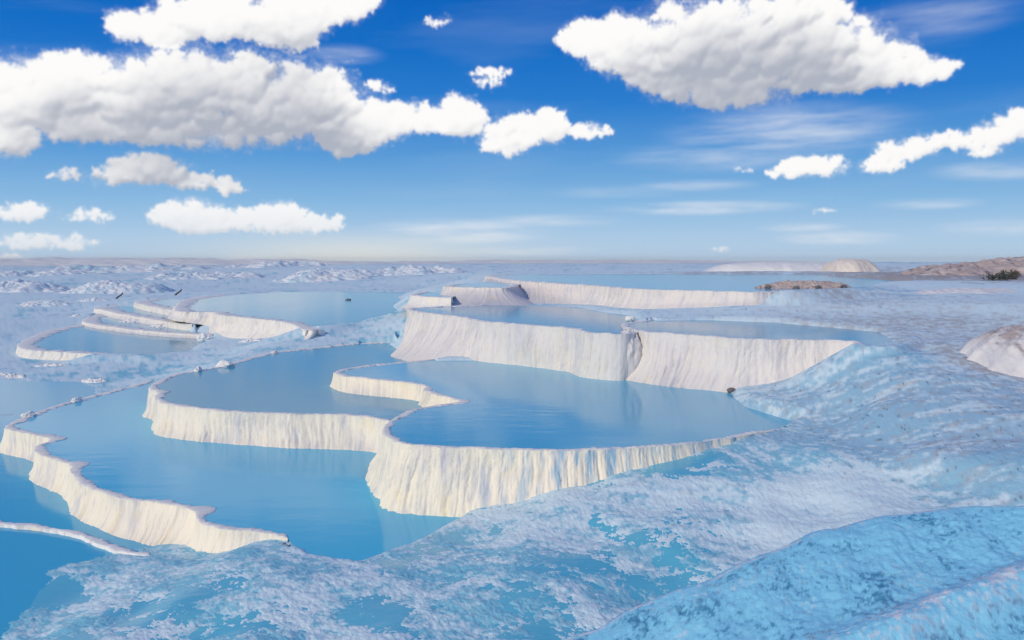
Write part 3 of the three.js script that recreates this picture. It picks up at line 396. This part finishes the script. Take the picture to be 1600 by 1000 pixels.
// ---------------------------------------------------------------- terrace basins: rim and fluted wall
function basin(key, label) {
  const w = WALLS[key], N = w.pts.length, L = w.level, root = new THREE.Group(); root.name = numbered('travertine_basin');
  tag(root, label, 'terrace', 'travertine basins');
  const o = w.pts[Math.floor(N / 2)], ox = o.x, oy = Math.min(...w.pts.map((p) => p.fh)), oz = o.z; root.position.set(ox, oy, oz); scene.add(root);
  const tone = { jagged: [.86, .79, .66], main: [.85, .78, .65], fluted: [.81, .755, .65], ridge: [.82, .81, .80], shelf: [.71, .68, .66], long: [.70, .67, .655], upper: [.70, .66, .64], bench: [.70, .66, .64] }[key] ?? [.74, .72, .69], jag = key === 'jagged' ? 1 : 0, K = key === 'ridge' ? 8 : 46, kz = key.length * 7.3, RI = 7;  // greyer tone on shelf, long, upper, bench: shade painted into the stone colour
  const rp = new Float32Array(N * RI * 3), rc = new Float32Array(N * RI * 3), ru = new Float32Array(N * RI * 2), fp = new Float32Array(N * (K + 1) * 3), fcl = new Float32Array(N * (K + 1) * 3), fu = new Float32Array(N * (K + 1) * 2);
  const paint = (arr, k, s, t, top, q) => {
    const st = fbm(s * 7 + kz, t * 1.1 + s * .4, 4, .6), wd = fbm(s * 1.4 + kz, t * 1.8, 4, .6), fi = fbm(s * 30, t * 5 + kz, 3, .6), go = fbm(s * 2.3 + 50, t * 2.6 + kz, 4, .62);
    let [a, b, c] = tone;
    const lav = ss(-.1, .55, st * .8 + wd * .7) * .75; a = mix(a, .53, lav); b = mix(b, .53, lav); c = mix(c, .59, lav);
    const gold = ss(.08, .55, go + st * .4) * (key === 'shelf' || key === 'long' || key === 'upper' ? .25 : .5); a = mix(a, .82, gold); b = mix(b, .70, gold); c = mix(c, .46, gold);
    const gr = ss(.22, .6, fi * 1.0 + st * .5) * .5; a = mix(a, .42, gr); b = mix(b, .41, gr); c = mix(c, .43, gr);
    if (key === 'main') { const run = ss(-.9, .9, q.x) * ss(-.05, .35, st + fi * .4) * .85; a = mix(a, .22, run); b = mix(b, .45, run); c = mix(c, .62, run); }
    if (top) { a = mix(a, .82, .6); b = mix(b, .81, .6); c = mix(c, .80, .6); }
    arr[k * 3] = a; arr[k * 3 + 1] = b; arr[k * 3 + 2] = c;
  };
  for (let i = 0; i < N; i++) {
    const q = w.pts[i], s = q.s, r = Math.hypot(q.x, q.z), far = Math.max(1, r / 12), hgt = Math.max(.04, L - q.fh), endFade = Math.min(1, 5 * i / N + .15, 5 * (N - 1 - i) / N + .15);
    let wIn = (.05 + .10 * (fbm(s * 1.7 + kz, 3, 4, .6) + .2) + .018 * n2(s * 14, kz)) * far;
    if (jag) wIn += .10 * Math.pow(Math.max(0, fbm(s * 1.6 + 8, 1, 3) + .1), 1.2) + .05 * Math.max(0, n2(s * 7, 4));
    for (const n of { jagged: [9, 12, 18], fluted: [10], main: [11] }[key] ?? []) wIn += (jag ? .15 : .1) * Math.max(0, 1 - Math.abs(s - w.at[n]) / .24); if (/step|misty|left/.test(key)) wIn *= 1.9; wIn = Math.max(.025, wIn); const dive = 0, taper = Math.min(1, .02 + i / (N * .012 + 3), .02 + (N - 1 - i) / (N * .012 + 3)); wIn *= taper;
    const lip = (.012 + .020 * fbm(s * 2.7, kz, 3) + .007 * n2(s * 17, kz + 3)) * Math.sqrt(far), out0 = (.018 * n2(s * 3.1, kz) + .012 * n2(s * 9, kz + 7)) * far;
    const put = (arr, k, d, y, along = 0) => { arr[k * 3] = q.x + q.nx * d - ox; arr[k * 3 + 1] = y - oy - dive; arr[k * 3 + 2] = q.z + q.nz * d - oz; };
    const prof = [[-wIn - .04, L - .16], [-wIn - .012, L - .004], [-wIn, L + lip * .55], [-wIn * .62, L + lip], [-wIn * .2, L + lip * 1.02], [(out0 * .5 + .01) * taper, L + lip * .8], [(out0 + .022 * far) * taper, L + lip * .2]];
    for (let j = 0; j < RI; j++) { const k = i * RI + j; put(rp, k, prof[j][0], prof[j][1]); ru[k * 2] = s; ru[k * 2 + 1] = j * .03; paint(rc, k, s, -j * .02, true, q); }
    const ax = q.fx - q.x, az = q.fz - q.z, bot = q.fh - (key === 'shelf' ? .55 : .14), top = L + lip * .2;
    for (let j = 0; j <= K; j++) {
      const t = j / K, y = mix(top, bot, t), k = i * (K + 1) + j, tw = t * hgt, sc = Math.min(1.2, .35 + hgt) * Math.min(1.8, Math.sqrt(far));
      // dripstone columns: rounded bulges with narrow clefts, growing towards the foot, wandering a little
      const wob = .9 * fbm(s * 1.9 + kz, tw * .9, 3), q1 = s / .135 + wob * 1.3 + .25 * n2(s * 3, tw * 3), q2 = s / .05 + wob * 2.1 + .35 * n2(s * 6, tw * 4 + 9);
      const f1 = q1 - Math.floor(q1), f2 = q2 - Math.floor(q2), c1 = Math.sqrt(1 - (2 * f1 - 1) ** 2), c2 = Math.sqrt(1 - (2 * f2 - 1) ** 2);
      const pat = ss(-.25, .35, fbm(s * .9 + kz * 2, tw * .5, 3));   // smooth sheets between fluted stretches
      const h1 = .5 + .5 * n2(Math.floor(q1) * 3.7, kz), h2 = .5 + .5 * n2(Math.floor(q2) * 5.1, kz + 4);
      const grow = ss(0, .25, t) * (.35 + .65 * t), bul = fbm(s * .8 + kz, tw * .7 + 3, 3) * .09;
      const d = (out0 + .022 * far) * (1 - t * .5) + sc * (grow * (.35 + .9 * pat) * (.060 * (c1 - .6) * (.25 + h1) + .026 * (c2 - .6) * (.2 + h2) + .05 * fbm(s * 4.3 + kz, tw * 1.2, 3)) + bul * ss(0, .4, t) + .012 * fbm(s * 16, tw * 9, 3)) * endFade + (key === 'main' ? .07 : .15) * Math.min(.6, hgt) * ss(.6, .98, t);
      const pr = Math.pow(t, 1.9) * taper;
      fp[k * 3] = q.x + ax * pr + q.nx * d * taper - ox; fp[k * 3 + 1] = y - oy - dive * (1 - t); fp[k * 3 + 2] = q.z + az * pr + q.nz * d * taper - oz;
      fu[k * 2] = s; fu[k * 2 + 1] = tw; paint(fcl, k, s, tw, false, q);
    }
  }
  mesh('rim', gridGeo(rp, rc, N, RI, ru), mats.travertine, root);
  mesh('wall', gridGeo(fp, fcl, N, K + 1, fu), mats.travertine, root);
  return root;
}
const basins = {};
for (const k in BASIN_LABELS) basins[k] = basin(k, BASIN_LABELS[k]);
function lump(size, sx, sy, sz, detail, rough, kz, paint) {
  const g = new THREE.IcosahedronGeometry(1, detail), P = g.attributes.position, col = new Float32Array(P.count * 3), uv = new Float32Array(P.count * 2), c = [0, 0, 0];
  for (let i = 0; i < P.count; i++) {
    const x = P.getX(i), y = P.getY(i), z = P.getZ(i), r = 1 + rough * (fbm(x * 1.3 + kz, y * 1.3 + z * 1.7, 3) + .5 * fbm(x * 4 + z * 3 + kz, y * 4, 3));
    P.setXYZ(i, x * r * size * sx, y * r * size * sy, z * r * size * sz); uv[i * 2] = x * size; uv[i * 2 + 1] = (y + z) * size;
    paint(c, x + kz, y, z); col[i * 3] = c[0]; col[i * 3 + 1] = c[1]; col[i * 3 + 2] = c[2];
  }
  g.setAttribute('color', new THREE.BufferAttribute(col, 3)); g.setAttribute('uv', new THREE.BufferAttribute(uv, 2)); g.computeVertexNormals(); return g;
}
const chalk = (c, x, y, z) => { const f = fbm(x * 3, y * 3 + z * 2, 3), t = ss(-.2, .5, f); c[0] = mix(.84, .76, t); c[1] = mix(.83, .76, t); c[2] = mix(.81, .77, t); };
KNOBS.forEach(([x, z, h, size, key], i) => {
  const root = basins[key], m = mesh('rim_knob', lump(size * .5, 1.15, .62 + .25 * rnd(), .7, 4, .5, i * 5.3, chalk), mats.travertine, root);
  m.position.set(x - root.position.x, h + size * .1 - root.position.y, z - root.position.z); m.rotation.y = rnd() * 6;
});

{ // a swelling of dripstone closes the corner where the two tall walls meet
  const root = basins.long, m = mesh('wall_buttress', lump(1, .30, .60, .38, 5, .22, 61, (c, x, y, z) => { const t = ss(-.2, .5, fbm(x * 5, y * 1.2 + z, 3)); c[0] = mix(.70, .56, t); c[1] = mix(.67, .56, t); c[2] = mix(.655, .61, t); }), mats.travertine, root);
  m.position.set(2.36 - root.position.x, 1.22 - root.position.y, -16.95 - root.position.z);
}

// ---------------------------------------------------------------- crusted mound at the viewer's feet, lower right: blue shade painted into its colour
{
  const x0 = -.3, x1 = 7, nx = 620, nz = 330, pos = new Float32Array(nx * nz * 3), col = new Float32Array(nx * nz * 3), uv = new Float32Array(nx * nz * 2);
  const lerpAt = (arr, x) => { let i = 0; while (i < arr.length - 2 && x > arr[i + 1][0]) i++; const a = arr[i], b = arr[i + 1], t = clamp((x - a[0]) / (b[0] - a[0])), e = t * t * (3 - 2 * t) * .4 + t * .6; return [mix(a[1], b[1], e), mix(a[2], b[2], e)]; };
  for (let i = 0; i < nx; i++) {
    const x = mix(x0, x1, i / (nx - 1)), [cz0, ch] = lerpAt(CREST, x), cz = cz0 + fbm(x * 1.6, 2, 3) * .08;
    for (let j = 0; j < nz; j++) {
      const t = j / (nz - 1), z = mix(cz - .9, -2.2, Math.pow(t, 1.15)), k = i * nz + j, d = z - cz;
      const back = d < 0 ? -Math.pow(-d, 1.6) * 1.3 : 0, round = -.10 * Math.exp(-Math.abs(d) * 9) * 0, front = d > 0 ? -.16 * d - .05 * ss(.1, .7, d) + .16 * Math.exp(-Math.pow((z - lerpAt(RIDGE, x)[0]) / .22, 2)) * ss(1.7, 2.3, x) : 0;
      const ro = fbm(x * 2.1, z * 2.1 + 40, 4, .55) * .05 + (1 - 2 * Math.abs(fbm(x * 6, z * 6, 4, .6))) * .022 + fbm(x * 22, z * 22, 3, .6) * .010;
      pos[k * 3] = x; pos[k * 3 + 1] = ch + back + front + .7 * ro * ss(.0, .35, Math.abs(d) + .12) - .6 * ss(.35, -.3, x); pos[k * 3 + 2] = z; uv[k * 2] = x; uv[k * 2 + 1] = z;
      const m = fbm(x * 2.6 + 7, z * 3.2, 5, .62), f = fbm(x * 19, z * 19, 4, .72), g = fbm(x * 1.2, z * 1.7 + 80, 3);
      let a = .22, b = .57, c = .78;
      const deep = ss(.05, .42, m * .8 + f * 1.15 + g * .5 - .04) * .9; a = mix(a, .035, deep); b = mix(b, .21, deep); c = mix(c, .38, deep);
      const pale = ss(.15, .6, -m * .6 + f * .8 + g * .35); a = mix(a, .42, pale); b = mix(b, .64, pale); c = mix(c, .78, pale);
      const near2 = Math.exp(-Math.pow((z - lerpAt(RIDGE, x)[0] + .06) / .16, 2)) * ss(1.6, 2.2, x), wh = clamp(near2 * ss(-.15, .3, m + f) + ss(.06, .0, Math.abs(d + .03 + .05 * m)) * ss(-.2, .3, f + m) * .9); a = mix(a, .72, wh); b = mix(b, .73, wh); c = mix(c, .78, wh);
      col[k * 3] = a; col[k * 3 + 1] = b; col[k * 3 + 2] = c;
    }
  }
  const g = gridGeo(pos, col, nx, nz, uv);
  tag(mesh('travertine_mound', g, mats.crust), 'large crusted mound with blue shade painted into its colour, lower right foreground', 'mound');
}

// ---------------------------------------------------------------- banks and hills: lumpy humps on a footprint
function hump(cx, cz, rx, rz, base, top, o = {}) {
  const nu = o.nu ?? 110, nv = o.nv ?? 150, pw = o.power ?? 5, kz = o.seed ?? 1, am = o.rough ?? .05, pos = new Float32Array(nu * nv * 3), col = new Float32Array(nu * nv * 3), uv = new Float32Array(nu * nv * 2), c = [0, 0, 0], S = Math.min(rx, rz);
  for (let i = 0; i < nu; i++) for (let j = 0; j < nv; j++) {
    const q = i / (nu - 1), a = j / (nv - 1) * Math.PI * 2, ca = Math.cos(a), sa = Math.sin(a), ed = 1 + .22 * fbm(ca * 1.3 + kz, sa * 1.3, 3) + .06 * fbm(ca * 6 + kz, sa * 6, 3);
    const x = ca * q * rx * ed, z = sa * q * rz * ed, k = i * nv + j, fz = 1 / S, n = fbm(x * fz * 2 + kz, z * fz * 2, 4, .55) * am * S + fbm(x * fz * 9 + kz, z * fz * 9, 4, .6) * am * .4 * S;
    const y = mix(base, top, 1 - Math.pow(q, pw)) + n * (q < .97 ? 1 : 0);
    pos[k * 3] = x; pos[k * 3 + 1] = y - base; pos[k * 3 + 2] = z; uv[k * 2] = x; uv[k * 2 + 1] = z + y;
    o.paint(c, q, fbm(x * fz * 3 + kz, (z + y * 2) * fz * 3, 5, .62), fbm(x * fz * 14, (z + y * 2) * fz * 14 + kz, 3, .65)); col[k * 3] = c[0]; col[k * 3 + 1] = c[1]; col[k * 3 + 2] = c[2];
  }
  const g = gridGeo(pos, col, nu, nv, uv), ix = g.index.array; for (let i = 0; i < ix.length; i += 3) { const t = ix[i + 1]; ix[i + 1] = ix[i + 2]; ix[i + 2] = t; } g.computeVertexNormals();
  const m = mesh(o.name, g, mats.travertine); m.position.set(cx, base, cz); return m;
}
const blend = (c, list) => { c[0] = list[0][0]; c[1] = list[0][1]; c[2] = list[0][2]; for (const [t, p] of list.slice(1)) for (let k = 0; k < 3; k++) c[k] = mix(c[k], p[k], t); };
const whiteBank = (c, q, m, f) => blend(c, [[.70, .685, .68], [ss(.0, .5, m + f * .3), [.58, .57, .60]], [ss(.84, .70, q + m * .12) * ss(-.35, .25, m + f * .8), [.40, .335, .32]], [ss(.3, .6, f) * ss(.9, .75, q), [.22, .18, .19]]]);
const paleBank = (c, q, m, f) => blend(c, [[.68, .68, .70], [ss(.0, .5, m + f * .4), [.58, .57, .60]], [ss(.35, .6, f), [.40, .38, .40]]]);
const brownBank = (c, q, m, f) => blend(c, [[.46, .37, .34], [ss(-.1, .4, m), [.60, .52, .48]], [ss(.05, .4, f + m * .3), [.16, .14, .16]]]);
const farPale = (c, q, m, f) => blend(c, [[.74, .74, .73], [ss(-.05, .35, m + f * .4), [.82, .81, .80]], [ss(.3, .6, f - m * .3), [.55, .57, .55]]]);
const farBeige = (c, q, m, f) => blend(c, [[.66, .59, .52], [ss(-.05, .4, m + f * .3), [.74, .70, .66]]]);
tag(hump(9.35, -12.5, 2.75, 1.8, 1.0, 2.2, { name: 'travertine_outcrop', power: 6, seed: 4, rough: .07, paint: whiteBank }), 'rounded white outcrop with brown crusted top at the right edge', 'rock');
tag(hump(13.2, -23.6, 2.6, 1.5, 2.1, 2.42, { name: 'travertine_outcrop', power: 3, seed: 9, rough: .05, paint: paleBank }), 'low pale bank far right below the dark shrubs', 'rock');
tag(hump(9.0, -25.6, 2.1, .8, 1.95, 2.58, { name: 'rock_ledge', power: 3, seed: 13, rough: .13, paint: brownBank }), 'low brown ledge at the right end of the highest pool', 'rock');
tag(hump(24.2, -60, 2.0, 3, 2.1, 3.32, { name: 'hill', power: 4, seed: 21, rough: .06, paint: farBeige }), 'beige far mound on the horizon right of centre', 'hill', null, 'structure');
tag(hump(23.5, -72, 7.5, 4, 2.2, 3.12, { name: 'hill', power: 4, seed: 23, rough: .03, paint: farPale }), 'long pale far rise on the horizon right of centre', 'hill', null, 'structure');
tag(hump(-230, -470, 260, 60, -2, 4.6, { name: 'hill', power: 2, seed: 31, rough: .035, nu: 90, nv: 400, paint: farPale }), 'low pale hills along the horizon at left', 'hill', null, 'structure');
tag(hump(60, -620, 300, 60, -2, 3.9, { name: 'hill', power: 2, seed: 37, rough: .03, nu: 90, nv: 400, paint: farPale }), 'low pale rise along the horizon in the middle', 'hill', null, 'structure');

tag(hump(26, -40, 9, 5, 2.2, 3.4, { name: 'hill', power: 2, seed: 57, rough: .07, nv: 260, paint: brownBank }), 'long brown ridge behind the shrubs at far right', 'hill', null, 'structure');
const crustBank = (c, q, m, f) => blend(c, [[.70, .75, .80], [ss(-.1, .35, m + f * .5), [.42, .60, .70]], [ss(.1, .5, -m + f * .6), [.78, .78, .77]], [ss(.38, .6, f), [.30, .38, .44]]]);
const PLACE = ['beside the leftmost oval pool', 'behind the leftmost oval pool', 'second row at the left edge', 'left of the two stakes', 'third row at the left edge', 'behind the far step pools', 'behind the pale teal pool', 'left of the highest terrace', 'near the horizon at left', 'near the horizon left of centre'];
BANKS.forEach(([x, z, b, w, d, h], i) => tag(hump(x, z, w, d, b - .35, b + h, { name: 'travertine_bank', power: 2.2, seed: 41 + i * 3.7, rough: .10, nu: 70, nv: 180, paint: crustBank }), `low pale travertine bank ${PLACE[i]}`, 'bank'));
const whiteRidge = (c, q, m, f) => blend(c, [[.80, .79, .78], [ss(.0, .4, m + f * .5), [.62, .66, .70]], [ss(.3, .6, f), [.45, .52, .58]]]);
RIDGES.forEach(([x, z, b, w, d, h], i) => { const m = hump(x, z, w, d, b - .12, b + h, { name: 'crust_ridge', power: 1.6, seed: 90 + i * 2.9, rough: .3, nu: 26, nv: 70, paint: whiteRidge }); m.rotation.y = -.25 - .2 * rnd(); tag(m, ['short white crust ridge inside the lowest far step pool', 'white crust ridge at the front of the far step pools', 'small white crust ridge under the wall of the pale teal pool', 'small white crust ridge left of the far step pools', 'flat white crust ridge in the water below the oval pool', 'long flat white crust ridge below the right end of the oval pool', 'white crust ridge right of the oval pool', 'white crust ridge between the oval pool and the fluted basin', 'white crust ridge behind the fluted basin, left of its middle', 'white crust ridge behind the fluted basin near the pale teal pool', 'low white crust ridge left of the fluted basin', 'flat white crust ridge at the left edge of the picture', 'white crust ridge at the foot of the wall of the pale teal pool', 'white crust ridge between the pale teal pool and the high shelf wall', 'white crust lump where the far step pools meet the wall of the pale teal pool'][i], 'ridge', 'broken crust ridges at left'); });

// ---------------------------------------------------------------- stones, stakes, shrubs
const darkStone = (c, x, y, z) => { const f = fbm(x * 3, y * 3 + z * 2, 3), t = ss(-.2, .4, f); c[0] = mix(.10, .24, t); c[1] = mix(.10, .21, t); c[2] = mix(.115, .20, t); };
function stone(x, y, z, size, label, group) { const m = mesh('stone', lump(size, 1.25, .7, .9, 3, .55, rnd() * 90, darkStone), mats.travertine); m.position.set(x, y, z); m.rotation.y = rnd() * 6; return tag(m, label, 'stone', group); }
stone(3.98, .86, -14.98, .075, 'small dark stone at the foot of the tall wall right of centre');
stone(-9.9, .85, -50.3, .14, 'dark rock standing out of the pale teal pool');
const NTH = ['leftmost', 'second', 'third', 'fourth', 'fifth', 'sixth', 'seventh', 'eighth', 'ninth', 'tenth', 'rightmost'];
for (let i = 0; i < 4; i++) stone(7.6 + i * .8 + rnd() * .15, 2.40 + rnd() * .05, -25.0 - rnd() * .3, .04 + rnd() * .06, `${i === 3 ? NTH[10] : NTH[i]} dark stone${i % 3 ? ' from the left' : ''} along the low brown ledge`, 'stones on the brown ledge');
const wood = new THREE.MeshStandardMaterial({ color: new THREE.Color().setRGB(.05, .045, .045), roughness: .9 });
for (const [x, z, lab] of [[-31.5, -66.4, 'short dark stake leaning on the far left slope, the left one'], [-26.6, -65.9, 'short dark stake leaning on the far left slope, the right one']]) {
  const g = new THREE.CylinderGeometry(.05, .08, .75, 7, 4), P = g.attributes.position; for (let i = 0; i < P.count; i++) P.setX(i, P.getX(i) + .05 * Math.sin(P.getY(i) * 7));
  g.translate(0, .3, 0); g.rotateZ(-.75); const m = mesh('wooden_stake', g, wood); m.position.set(x, groundHeight(x, z, Math.hypot(x, z)), z); tag(m, lab, 'stake');
}
const leafMat = [new THREE.MeshStandardMaterial({ color: new THREE.Color().setRGB(.045, .055, .05), roughness: .9, side: THREE.DoubleSide }), new THREE.MeshStandardMaterial({ color: new THREE.Color().setRGB(.085, .08, .06), roughness: .9, side: THREE.DoubleSide })];
function shrub(x, z, w, h, k, label) {
  h *= .55; const y = groundHeight(x, z, Math.hypot(x, z)), root = new THREE.Group(); root.name = numbered('shrub'); root.position.set(x, y - .02, z); scene.add(root); tag(root, label, 'shrub', 'shrubs on the far right rise');
  const stems = [], n = 420, pos = new Float32Array(n * 9);
  for (let i = 0; i < 6; i++) { const g = new THREE.CylinderGeometry(.008, .02, h * .8, 5, 1); g.translate(0, h * .4, 0); g.rotateZ((rnd() - .5) * 1.1); g.rotateY(rnd() * 6); stems.push(g); }
  const cl = []; for (let i = 0; i < 9; i++) { const a = rnd() * 6.28, e = Math.sqrt(rnd()); cl.push([Math.cos(a) * e * w * .38, h * (.3 + .5 * rnd() * (1 - e * .5)), Math.sin(a) * e * w * .38, w * (.12 + .12 * rnd())]); }
  for (let i = 0; i < n; i++) {
    const c = cl[i % 9], a = rnd() * 6.28, b = Math.acos(2 * rnd() - 1), r = c[3] * Math.cbrt(rnd()), px = c[0] + r * Math.sin(b) * Math.cos(a), py = c[1] + r * Math.cos(b) * .8, pz = c[2] + r * Math.sin(b) * Math.sin(a), s = .035 + .03 * rnd();
    for (let v = 0; v < 3; v++) { pos[i * 9 + v * 3] = px + (rnd() - .5) * 2 * s; pos[i * 9 + v * 3 + 1] = Math.max(.01, py + (rnd() - .5) * 2 * s); pos[i * 9 + v * 3 + 2] = pz + (rnd() - .5) * 2 * s; }
  }
  const g = new THREE.BufferGeometry(); g.setAttribute('position', new THREE.BufferAttribute(pos, 3)); g.computeVertexNormals();
  mesh('foliage', g, leafMat[k], root); mesh('stem', mergeGeometries(stems), wood, root);
}
[[17.6, -30.5, 1.0, .5, 0], [18.6, -31.5, 1.0, .55, 1], [18.2, -28.6, 1.2, .6, 0], [16.1, -25.2, .9, .5, 0], [20.3, -34, 1.2, .6, 1]]
  .sort((a, b) => a[0] / a[1] < b[0] / b[1] ? 1 : -1).forEach(([x, z, w, h, k], i) => shrub(x, z, w, h, k, `${i === 4 ? NTH[10] : NTH[i]} shrub${i % 4 ? ' from the left' : ''}, ${k ? 'low and brownish' : 'dark and low'}, on the far right rise`));

scene.fog = new THREE.FogExp2(new THREE.Color().setRGB(.94, .97, 1), .0007);
renderer.render(scene, camera);
